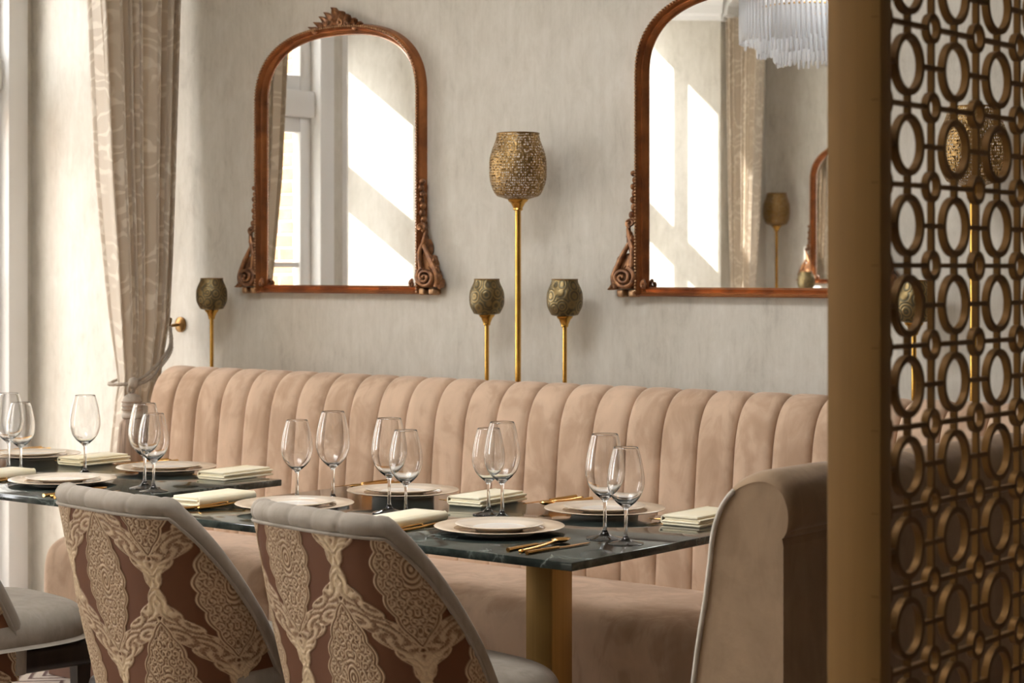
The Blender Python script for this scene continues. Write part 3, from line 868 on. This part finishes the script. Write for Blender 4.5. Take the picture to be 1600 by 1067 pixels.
def spiral(cx, cz, r0, turns, start, y, n=40, grow=1.0, sgn=1):
    return [(cx + sgn * (r0 * (1 - i / n) ** .8) * math.cos(start + sgn * 0 + 2 * PI * turns * i / n), y - .012 * (i / n), cz + (r0 * (1 - i / n) ** .8) * math.sin(start + 2 * PI * turns * i / n)) for i in range(n + 1)]

def leafg(base, tip, w, curl, th=.010):
    """carved acanthus leaf: ridged tapering blade from base to tip that curls out of the wall at its end (x,z plane, y towards the room is negative)"""
    b = np.array(base, float); t = np.array(tip, float); d = t - b; L = np.hypot(*d); d /= L; nrm = np.array([-d[1], d[0]])
    v = []; nu, nv = 9, 7
    for i in range(nu):
        u = i / (nu - 1)
        wd = w * (math.sin(PI * (u * .82 + .13)) ** .8) * (1 + .22 * abs(math.sin(u * PI * 3.5)))
        for j in range(nv):
            q = j / (nv - 1) * 2 - 1
            p = b + d * L * u + nrm * wd * q
            y = -th * (1 - q * q) * 1.2 - th * .5 * math.cos(q * PI * 2.5) * .5 - curl * u ** 2.5
            v.append((p[0], y, p[1]))
    f = gridf(nu, nv)
    n0 = len(v); v += [(x, y + th * 1.3, z) for x, y, z in v]; m = nu * nv
    f += [tuple(m + i for i in q) for q in gridf(nu, nv)]
    rim = [i * nv for i in range(nu)] + [(nu - 1) * nv + j for j in range(1, nv)] + [i * nv + nv - 1 for i in range(nu - 2, -1, -1)] + [j for j in range(nv - 2, 0, -1)]
    for a, c in zip(rim, rim[1:] + rim[:1]): f.append((a, c, m + c, m + a))
    return v, f

GA, ZS, ZT, ZB = .376, 2.0, 2.238, 1.330
def build_mirror_meshes():
    D = {}
    # glass
    outl = [(-GA, ZB)] + arch(GA, ZS, ZT) + [(GA, ZB)]
    outl = [(x * 1.012, z) for x, z in outl]
    n = len(outl); v = [(x, -.012, z) for x, z in outl] + [(x, -.002, z) for x, z in outl]
    D['glass'] = mk('mirror_glass', v, [tuple(range(n)), tuple(range(n, 2 * n))] + [(i, (i + 1) % n, n + (i + 1) % n, n + i) for i in range(n)], M['mirror'], smooth=False)
    # arched frame: profile swept along the sides and the arch
    path = [(-GA, ZB - .02 + (ZS - ZB + .02) * i / 14) for i in range(14)] + arch(GA, ZS, ZT, 56) + [(GA, ZS - (ZS - ZB + .02) * i / 14) for i in range(1, 15)]
    path = np.array(path); T = np.gradient(path, axis=0); T /= np.linalg.norm(T, axis=1)[:, None]; NO = np.stack([-T[:, 1], T[:, 0]], 1)
    prof = [(-.004, -.010), (-.002, -.018), (.006, -.026), (.013, -.031), (.018, -.030), (.021, -.034), (.026, -.042), (.033, -.046), (.039, -.043), (.044, -.033), (.047, -.016), (.048, 0), (-.004, 0)]
    v = []
    for p, nn in zip(path, NO):
        for o_, y in prof: q = p + nn * o_ * .78; v.append((q[0], y, q[1]))
    m = len(prof); f = gridf(len(path), m)
    D['frame'] = mk('frame', v, f + [(i * m + m - 1, i * m, (i + 1) * m, (i + 1) * m + m - 1) for i in range(len(path) - 1)], M['frame'], 50)
    # beading
    s = np.concatenate([[0], np.cumsum(np.hypot(*np.diff(path, axis=0).T))]); q = np.arange(.01, s[-1], .0105)
    bx, bz = np.interp(q, s, path[:, 0]), np.interp(q, s, path[:, 1]); nx_, nz_ = np.interp(q, s, NO[:, 0]), np.interp(q, s, NO[:, 1])
    g = Geo(); sv, sf = latheg([(0, -.0046), (.0038, -.0026), (.0038, .0026), (0, .0046)], 6)
    for a, b_, c, d in zip(bx, bz, nx_, nz_): g.add([(x + a + c * .0262, y - .0465, z + b_ + d * .0262) for x, y, z in sv], sf)
    D['bead'] = g.mesh('beading', M['bead'], 0)
    # bottom rail
    rp = [(0, ZB + .003), (-.018, ZB + .002), (-.026, ZB - .004), (-.022, ZB - .010), (-.030, ZB - .016), (-.036, ZB - .022), (-.030, ZB - .027), (0, ZB - .028)]
    D['rail'] = extrude_yz('bottom_rail', rp, -GA - .045, GA + .045, M['frame'], 25)
    # crest of leaves and scrolls
    g = Geo()
    zc = ZT + .035
    for bx_, bz_, tx, tz, w, c in ((0, -.005, 0, .062, .017, .022), (.010, 0, .034, .048, .013, .018), (-.010, 0, -.034, .048, .013, .018), (.030, 0, .056, .036, .012, .016), (-.030, 0, -.056, .036, .012, .016),
                                (.05, -.006, .084, .020, .010, .012), (-.05, -.006, -.084, .020, .010, .012), (.075, -.012, .108, .006, .008, .012), (-.075, -.012, -.108, .006, .008, .012), (0, -.012, .0, .024, .022, .02)):
        v, f = leafg((bx_, zc + bz_), (tx, zc + tz), w, c); g.add([(x, y - .022, z) for x, y, z in v], f)
    for sg in (-1, 1):
        for (cx, cz, r0) in ((.026, .012, .014), (.052, .004, .011), (.085, -.008, .009)):
            sp = spiral(sg * cx, zc + cz, r0, 1.6, PI / 2, -.034, 26, sgn=sg); g.add(*tubeg(sp, np.linspace(.0058, .003, len(sp)), 6))
    g.v = [(x * 1.18, y, zc + (z - zc) * 1.08 - .006) for x, y, z in g.v]
    D['crest'] = g.mesh('crest', M['carve'], 60)
    # carved corner ornament (right hand; mirrored for the left)
    g = Geo(); xo = GA + .034
    sp = spiral(xo + .030, ZB + .032, .034, 2.2, PI * .62, -.040, 56); g.add(*tubeg(sp, np.linspace(.0085, .0045, len(sp)), 8))
    sp2 = smoothpts([(xo + .008, -.036, ZB + .062), (xo + .004, -.038, ZB + .115), (xo + .016, -.034, ZB + .155), (xo + .022, -.03, ZB + .195), (xo + .010, -.03, ZB + .222), (xo + .002, -.03, ZB + .205)], 6); g.add(*tubeg(sp2, np.linspace(.009, .0045, len(sp2)), 8))
    sp3 = smoothpts([(xo + .062, -.03, ZB + .000), (xo + .066, -.034, ZB + .035), (xo + .046, -.036, ZB + .085), (xo + .026, -.036, ZB + .125), (xo + .012, -.034, ZB + .150)], 6); g.add(*tubeg(sp3, np.linspace(.011, .006, len(sp3)), 8))
    g.add(*boxg(xo - .004, xo + .046, -.03, 0, ZB - .004, ZB + .11, bev=.008))
    for (bx_, bz_, tx, tz, w, c) in ((.03, .07, .062, .012, .016, .012), (.045, .03, .080, -.006, .014, .016), (.035, .10, .045, .05, .012, .008), (.010, .10, .024, .165, .013, .008)):
        v, f = leafg((xo + bx_, ZB + bz_), (xo + tx, ZB + tz), w, c); g.add([(x, y - .018, z) for x, y, z in v], f)
    ball = latheg([(0, -1), (.5, -.87), (.87, -.5), (1, 0), (.87, .5), (.5, .87), (0, 1)], 10)
    for (dx, dz, rx, rz) in ((.014, .150, .011, .020), (.012, .232, .0085, .013), (.006, .256, .0075, .014), (.009, .280, .0075, .012), (.004, .300, .0065, .013), (.008, .322, .0068, .011), (.003, .342, .0055, .012), (.007, .364, .008, .010), (.020, .170, .008, .012), (.050, .088, .009, .014), (.060, .060, .010, .014), (.070, .034, .010, .013)):
        g.add([(xo + dx + x * rx, -.028 + y * .012, ZB + dz + z * rz) for x, y, z in ball[0]], ball[1])
    cs = spiral(xo + .010, ZB + .205, .014, 1.5, -PI * .4, -.036, 30); g.add(*tubeg(cs, np.linspace(.0062, .0035, len(cs)), 6))
    g.v = [(xo + (x - xo) * 1.22, y * 1.12, z) for x, y, z in g.v]
    D['corner'] = g.mesh('corner_scroll', M['carve'], 60)
    g2 = Geo(); g2.add([(-x, y, z) for x, y, z in g.v], g.f); D['corner_l'] = g2.mesh('corner_scroll', M['carve'], 60)
    gb = Geo(); gb.add(*boxg(-.013, .013, -.043, 0, ZB - .030, ZB - .006, bev=.007, seg=3)); D['foot'] = gb.mesh('foot_block', M['bead'])
    gc = Geo(); cv = spiral(0, 0, .012, 1.4, PI / 2, -.03, 22); gc.add(*tubeg(cv, np.linspace(.007, .004, len(cv)), 6)); D['inner_scroll'] = gc.mesh('inner_scroll', M['carve'], 60)
    return D
MD = build_mirror_meshes()
def make_mirror(x, y, rot, label):
    t = thing('wall_mirror', label, 'mirror', (x, y, 0), rot, group='arched gilt mirrors')
    for nm, k in (('mirror_glass', 'glass'), ('bottom_rail', 'rail'), ('corner_scroll', 'corner'), ('corner_scroll', 'corner_l')): add(nm, MD[k], t)
    fr = add('frame', MD['frame'], t); add('crest', MD['crest'], fr)
    tag(add('beading', MD['bead'], fr), kind='stuff')
    for sx in (-1, 1):
        for dx in (.055, .100): add('foot_block', MD['foot'], t, (sx * (GA + dx - .01), 0, 0))
        add('inner_scroll', MD['inner_scroll'], t, (sx * (GA - .002), -.004, ZB + .010))
    return t
make_mirror(.628, 0, 0, 'arched copper-gilt mirror on the wall beside the tied curtain')
make_mirror(2.36, 0, 0, 'arched copper-gilt mirror partly hidden behind the bronze screen post')
make_mirror(4.10, 0, 0, 'arched copper-gilt mirror on the wall behind the lattice screen')
make_mirror(-.78, YF, PI, 'arched copper-gilt mirror on the opposite wall beyond the chandelier')

# ------------------------------------------------------------------ stem lamps
def lathe_uv(name, prof, n, mat):
    prof = np.array(prof); v = []; uv = []
    s = np.concatenate([[0], np.cumsum(np.hypot(*np.diff(prof, axis=0).T))]); s /= s[-1]
    for k in range(n + 1):
        a = 2 * PI * k / n
        for (r, z), t in zip(prof, s): v.append((r * math.cos(a), r * math.sin(a), z)); uv.append((k / n, t))
    me = mk(name, v, gridf(n + 1, len(prof)), mat, 0); set_uv(me, uv); return me
def lamp_meshes(top, h, rr, rm, rc, sr, mat, cup):
    zb = top - h; D = {}
    D['shade'] = lathe_uv('shade', smoothpts([(rc, zb), (rc * 1.7, zb + .006 * h / .2), (rm * .78, zb + .075 * h), (rm * .955, zb + .25 * h), (rm, zb + .42 * h), (rm * .965, zb + .66 * h), (rr * 1.06, zb + .9 * h), (rr, top)], 5), 56, mat)
    D['rim'] = mk('rim', *tubeg([(rr * math.cos(2 * PI * k / 40), rr * math.sin(2 * PI * k / 40), top) for k in range(40)], .0018, 6, closed=True), M['hook'], 0)
    D['cup'] = mk('cup', *latheg([(0, zb + .004), (rc * 1.02, zb + .004), (rc * 1.12, zb), (rc * 1.02, zb - .006), (rc * .82, zb - .010), (rc * .70, zb - cup * .45), (rc * .5, zb - cup * .75), (sr * 1.7, zb - cup * .9), (sr * 1.2, zb - cup)], 32), M['brass'], 45)
    D['stem'] = mk('stem', *latheg([(0, .02), (sr, .02), (sr, zb - cup + .004), (0, zb - cup + .004)], 16), M['brass'], 45)
    D['base'] = mk('base', *latheg([(0, 0), (.062, 0), (.062, .008), (.05, .016), (.02, .024), (0, .026)], 32), M['brass'], 45)
    return D
LT = lamp_meshes(1.832, .216, .069, .094, .030, .0098, M['shade'], .036)
LS = lamp_meshes(1.356, .118, .042, .0585, .024, .0072, M['shade_s'], .036)
def lamp(D, x, y, label, name, dz=0, group=None):
    t = thing(name, label, 'lamp', (x, y, 0), random.random() * 6, group=group)
    for k in ('base', 'stem', 'cup', 'shade'): o = add(k, D[k], t)
    add('rim', D['rim'], o)
    if dz: t.scale = (1, 1, dz)
    return t
g1, g2 = 'small patina goblet lamps', 'tall pierced goblet lamps'
lamp(LS, .076, -.125, 'small patina goblet lamp between the curtain and a mirror', 'goblet_lamp', group=g1)
lamp(LS, 1.413, -.125, 'small patina goblet lamp between the curtain-side mirror and the tall lamp', 'goblet_lamp', group=g1)
lamp(LT, 1.561, -.145, 'tall pierced gold goblet lamp between the two mirrors', 'goblet_lamp', group=g2)
lamp(LS, 1.737, -.125, 'small patina goblet lamp between the tall lamp and the screen-side mirror', 'goblet_lamp', group=g1)
lamp(LS, 2.968, -.125, 'small patina goblet lamp seen through the lattice screen', 'goblet_lamp', group=g1)
lamp(LT, 3.157, -.145, 'tall pierced gold goblet lamp seen through the lattice screen', 'goblet_lamp', group=g2)
lamp(LT, -1.385, YF + .15, 'tall pierced gold goblet lamp reflected beside the far curtain', 'goblet_lamp', 1.05, group=g2)
lamp(LS, -.98, YF + .45, 'small goblet lamp reflected in front of the far mirror', 'goblet_lamp', 1.02, group=g1)

# ------------------------------------------------------------------ curtain, tieback, hook
def curtain_mesh():
    zs = np.concatenate([np.linspace(3.1, 1.02, 60), np.linspace(1.0, .90, 8), np.linspace(.87, 0.0, 24)])
    zk = [0, .65, .90, .96, 1.02, 1.2, 1.45, 1.75, 2.4, 3.1]
    yl = [-.42, -.392, -.372, -.362, -.368, -.392, -.418, -.450, -.492, -.53]
    yr = [-.10, -.165, -.155, -.145, -.135, -.105, -.095, -.085, -.060, -.045]
    amp = [.055, .046, .030, .027, .031, .045, .055, .062, .066, .068]
    nu = 240; v = []; uv = []
    u = np.linspace(0, 1, nu); folds = 6.5
    uu = u + .018 * np.sin(2 * PI * u * 2.3 + .6)
    for k in range(len(zs)):
        z = zs[k]; a, b, am = np.interp(z, zk, yl), np.interp(z, zk, yr), np.interp(z, zk, amp)
        ph = 2 * PI * folds * uu + .35 * math.sin(z * 1.3)
        w = np.sin(ph); w = np.sign(w) * np.abs(w) ** .75
        lat = .32 * np.sin(2 * ph) * .5 * (b - a) / folds
        vary = 1 + .25 * np.sin(u * 9 + 1)
        X = -.185 + .02 * (u - .5) * -2 + am * w * vary * (.6 + .4 * np.minimum(1, 6 * np.minimum(u, 1 - u) + .4)); Y = a + (b - a) * u + lat
        for i in range(nu): v.append((X[i], Y[i], z)); uv.append((u[i] * 1.5, z))
    f = gridf(len(zs), nu)
    me = mk('curtain_panel', v, f, M['curtain'], 0); set_uv(me, uv); return me
CM = curtain_mesh()
t = thing('curtain', 'beige satin damask curtain tied back beside the window', 'curtain', (0, 0, 0))
add('curtain_panel', CM, t)
t2 = thing('curtain', 'beige satin damask curtain hanging by the sunlit wall opposite', 'curtain', (-1.58, -5.90, 0), R(90)); t2.scale = (1, .6, 1)
add('curtain_panel', CM, t2)

hk = thing('tieback_hook', 'small brass tieback hook on the wall behind the curtain', 'hook', (-.235, 0, 1.175))
add('rosette', mk('rosette', *latheg([(0, -.004), (.03, -.004), (.03, .004), (.022, .009), (.01, .012), (0, .012)], 24), M['hook'], 40), hk, (0, -.004, 0), (R(90), 0, 0))
hp = smoothpts([(0, -.006, 0), (.0, -.05, -.004), (.012, -.085, -.016), (.034, -.10, -.012), (.044, -.096, .012), (.040, -.09, .026)], 5)
add('hook_arm', mk('hook_arm', *tubeg(hp, .0065, 8), M['hook'], 0), hk)

tb = thing('curtain_tieback', 'taupe rope tieback with hanging tassel around the curtain', 'tieback', (0, 0, 0))
def rope(pts, r=.0075):
    P = smoothpts(pts, 8); g = Geo()
    s = np.concatenate([[0], np.cumsum(np.linalg.norm(np.diff(P, axis=0), axis=1))])
    T = np.gradient(P, axis=0); T /= np.linalg.norm(T, axis=1)[:, None]
    up = np.array([0, 0, 1.0]); A = np.cross(T, up); A /= np.linalg.norm(A, axis=1)[:, None] + 1e-9; B = np.cross(T, A)
    for k in range(2):
        ph = s / .012 * PI + k * PI
        Q = P + (A * np.cos(ph)[:, None] + B * np.sin(ph)[:, None]) * r * .42
        g.add(*tubeg(Q, r * .68, 6))
    return g.mesh('cord', M['cord'], 0)
kn = (-.105, -.350, .966)
add('cord', rope([(-.195, -.094, 1.172), (-.14, -.14, 1.10), (-.125, -.20, 1.045), (-.118, -.265, 1.0), kn]), tb)
add('cord', rope([(-.190, -.094, 1.162), (-.135, -.14, 1.082), (-.12, -.205, 1.022), (-.115, -.265, .978), (kn[0], kn[1], kn[2] - .012)]), tb)
add('cord', rope([(-.205, -.094, 1.168), (-.245, -.14, 1.08), (-.26, -.22, 1.0), (-.25, -.33, .965), (-.20, -.380, .960), (-.14, -.378, .962), kn]), tb)
add('cord', rope([kn, (kn[0] + .002, -.372, .955), (kn[0], -.374, .94), (kn[0], -.364, .925)], .006), tb)
add('cord', rope([kn, (kn[0] + .004, -.345, .955), (kn[0], -.348, .94), (kn[0], -.360, .925)], .006), tb)
add('knot', mk('knot', *latheg(smoothpts([(0, -.022), (.014, -.017), (.019, 0), (.014, .017), (0, .022)], 4), 16), M['cord'], 0), tb, kn)
TX, TY = -.098, -.362
th_ = smoothpts([(0, .012), (.012, .010), (.030, -.002), (.037, -.03), (.033, -.058), (.036, -.066), (.038, -.074), (.032, -.082), (0, -.084)], 3)
tas = add('tassel', mk('tassel', *latheg([tuple(p) for p in th_], 24), M['cord'], 0), tb, (TX, TY, .918))
for zz in (-.02, -.034, -.048): add('tassel_band', mk('tassel_band', *tubeg([(.0365 * math.cos(2 * PI * k / 24), .0365 * math.sin(2 * PI * k / 24), 0) for k in range(24)], .003, 6, closed=True), M['tassel'], 0), tas, (0, 0, zz))
v = []; nA = 84
for k in range(nA):
    a = 2 * PI * k / nA; fl = 1 + .06 * (k % 2) + .03 * math.sin(k * 2.1)
    for z, r in ((0, .030), (-.02, .043), (-.09, .050), (-.185, .056), (-.19, .0)): v.append((r * fl * math.cos(a), r * fl * math.sin(a), z))
add('tassel_skirt', mk('tassel_skirt', v, gridf(nA, 5, True), M['tassel'], 0), tas, (0, 0, -.080))

# ------------------------------------------------------------------ lattice screen
XS = 4.246; TH = .0105
PV = .1103; PH = .1435; YC0 = -2.660; ZR0 = 1.389
RB, RS_, BW = .0428, .0213, .0068
def ring(name, ro, wd, n):
    v = []
    for k in range(n):
        a = 2 * PI * k / n; c, s = math.cos(a), math.sin(a)
        for x, r in ((0, ro), (0, ro - wd), (-TH, ro - wd), (-TH, ro)): v.append((x, r * c, r * s))
    return v, gridf(n, 4, True) + [(k * 4 + 3, ((k + 1) % n) * 4 + 3, ((k + 1) % n) * 4, k * 4) for k in range(n)]
RB_G = ring('large_ring', RB, .0085, 48); RS_G = ring('small_ring', RS_, .0075, 36)
RBm = mk('large_ring', *RB_G, M['bronze'], 40); RSm = mk('small_ring', *RS_G, M['bronze'], 40)
ov = .003
vb = boxg(-TH + .0006, -.0006, -BW / 2, BW / 2, -(PV / 2 - RB) - ov, (PV / 2 - RB) + ov); vs = boxg(-TH + .0006, -.0006, -BW / 2, BW / 2, -(PV / 2 - RS_) - ov, (PV / 2 - RS_) + ov)
hb = boxg(-TH + .0006, -.0006, -(PH / 2 - RB) - ov, (PH / 2 - RB) + ov, -BW / 2, BW / 2); hs = boxg(-TH + .0006, -.0006, -(PH / 2 - RS_) - ov, (PH / 2 - RS_) + ov, -BW / 2, BW / 2)
VB, VS, HB, HS = [mk('link_bar', *g, M['bronze'], 30) for g in (vb, vs, hb, hs)]
ncol = 5
scr = thing('lattice_screen', 'bronze lattice screen of linked rings beside the velvet end panel', 'screen', (0, 0, 0))
rest = Geo()
kmin, kmax = -12, 14
for k in range(kmin, kmax + 1):
    for c in range(-1, ncol + 1):
        yb = YC0 + c * PH; ys = yb + PH / 2
        zs_ = ZR0 + k * PV; zb_ = zs_ + PV / 2
        near = -7 <= k <= 6
        ymax = YC0 + ncol * PH - .02
        items = []
        if 0 <= c < ncol: items += [(RBm, RB_G, 'large_ring', yb, zb_), (VB, vb, 'link_bar', yb, zs_)]
        if 0 <= c < ncol - 1: items += [(RSm, RS_G, 'small_ring', ys, zs_), (VS, vs, 'link_bar', ys, zb_)]
        if 0 <= c < ncol - 1: items += [(HB, hb, 'link_bar', ys, zb_)]
        if 0 < c < ncol - 1: items += [(HS, hs, 'link_bar', yb, zs_)]
        for me, gg, nm, y, z in items:
            if near: add(nm, me, scr, (XS, y, z))
            else: rest.add([(p[0] + XS, p[1] + y, p[2] + z) for p in gg[0]], gg[1])
# half small rings and links where the lattice meets its end frames
zlo, zhi = ZR0 + (kmin - .5) * PV, ZR0 + (kmax + 1.1) * PV
for k in range(kmin, kmax + 1):
    z = ZR0 + k * PV
    for yy, nm in ((YC0 - PH / 2, 0), (YC0 + (ncol - .5) * PH, 0)):
        for sgn in (1,):
            v, f = RS_G; rest.add([(p[0] + XS, p[1] + yy, p[2] + z) for p in v], f)
    for y0_, y1_, zz in ((YC0 - .062, YC0 - RB + .003, z + PV / 2), (YC0 + (ncol - 1) * PH + RB - .003, YC0 + (ncol - .5) * PH - .004, z + PV / 2), (YC0 - PH / 2 + RS_ - .003, YC0 + PH / 2 - RS_ + .003, z), (YC0 + (ncol - 1.5) * PH + RS_ - .003, YC0 + (ncol - .5) * PH - RS_ + .003, z)):
        rest.add(*boxg(XS - TH + .0006, XS - .0006, y0_, y1_, zz - BW / 2, zz + BW / 2))
tag(add('lattice_edge', rest.mesh('lattice_edge', M['bronze'], 30), scr), kind='stuff')
add('post', box('post', M['post'], 4.169, 4.249, -2.753, -2.7215, 0, CEIL, bev=.0012), scr)
yend = YC0 + (ncol - .5) * PH
add('post', box('post', M['post'], 4.169, 4.249, yend - .006, yend + .03, 0, CEIL, bev=.0012), scr)
add('bottom_rail', box('bottom_rail', M['post'], 4.18, 4.248, -2.7215, yend - .006, 0, max(.02, zlo + .004), bev=.001), scr)
add('top_rail', box('top_rail', M['post'], 4.18, 4.248, -2.7215, yend - .006, zhi - .06, CEIL, bev=.001), scr)

# ------------------------------------------------------------------ chandelier (seen in the second mirror)
cx, cy = 1.07, -2.6
ch = thing('chandelier', 'tiered glass rod chandelier hanging from the ceiling', 'chandelier', (cx, cy, 0))
add('stem', mk('stem', *latheg([(0, 2.68), (.01, 2.68), (.01, CEIL), (0, CEIL)], 12), M['brass'], 40), ch)
add('canopy', mk('canopy', *latheg([(0, CEIL - .03), (.06, CEIL - .03), (.07, CEIL), (0, CEIL)], 24), M['brass'], 40), ch)
rodm = mk('glass_rod', *latheg([(0, -.20), (.006, -.195), (.0075, -.15), (.0075, -.004), (0, 0)], 7), M['rod'], 60)
for rr, zt, n in ((.30, 2.62, 84), (.22, 2.57, 62), (.14, 2.53, 40), (.27, 2.80, 70)):
    rg = add('ring', mk('ring', *tubeg([(rr * math.cos(2 * PI * k / 48), rr * math.sin(2 * PI * k / 48), zt) for k in range(48)], .006, 6, closed=True), M['brass'], 0), ch)
    for k in range(n):
        a = 2 * PI * k / n
        add('glass_rod', rodm, rg, (rr * math.cos(a), rr * math.sin(a), zt), (0, 0, a), (1, 1, 1 + .12 * random.random()))
for k in range(4):
    a = PI / 2 * k
    add('spoke', mk('spoke', *tubeg([(0, 0, 2.70), (.30 * math.cos(a), .30 * math.sin(a), 2.62)], .005, 6), M['brass'], 0), ch)
    add('spoke', mk('spoke', *tubeg([(0, 0, 2.82), (.27 * math.cos(a), .27 * math.sin(a), 2.80)], .005, 6), M['brass'], 0), ch)
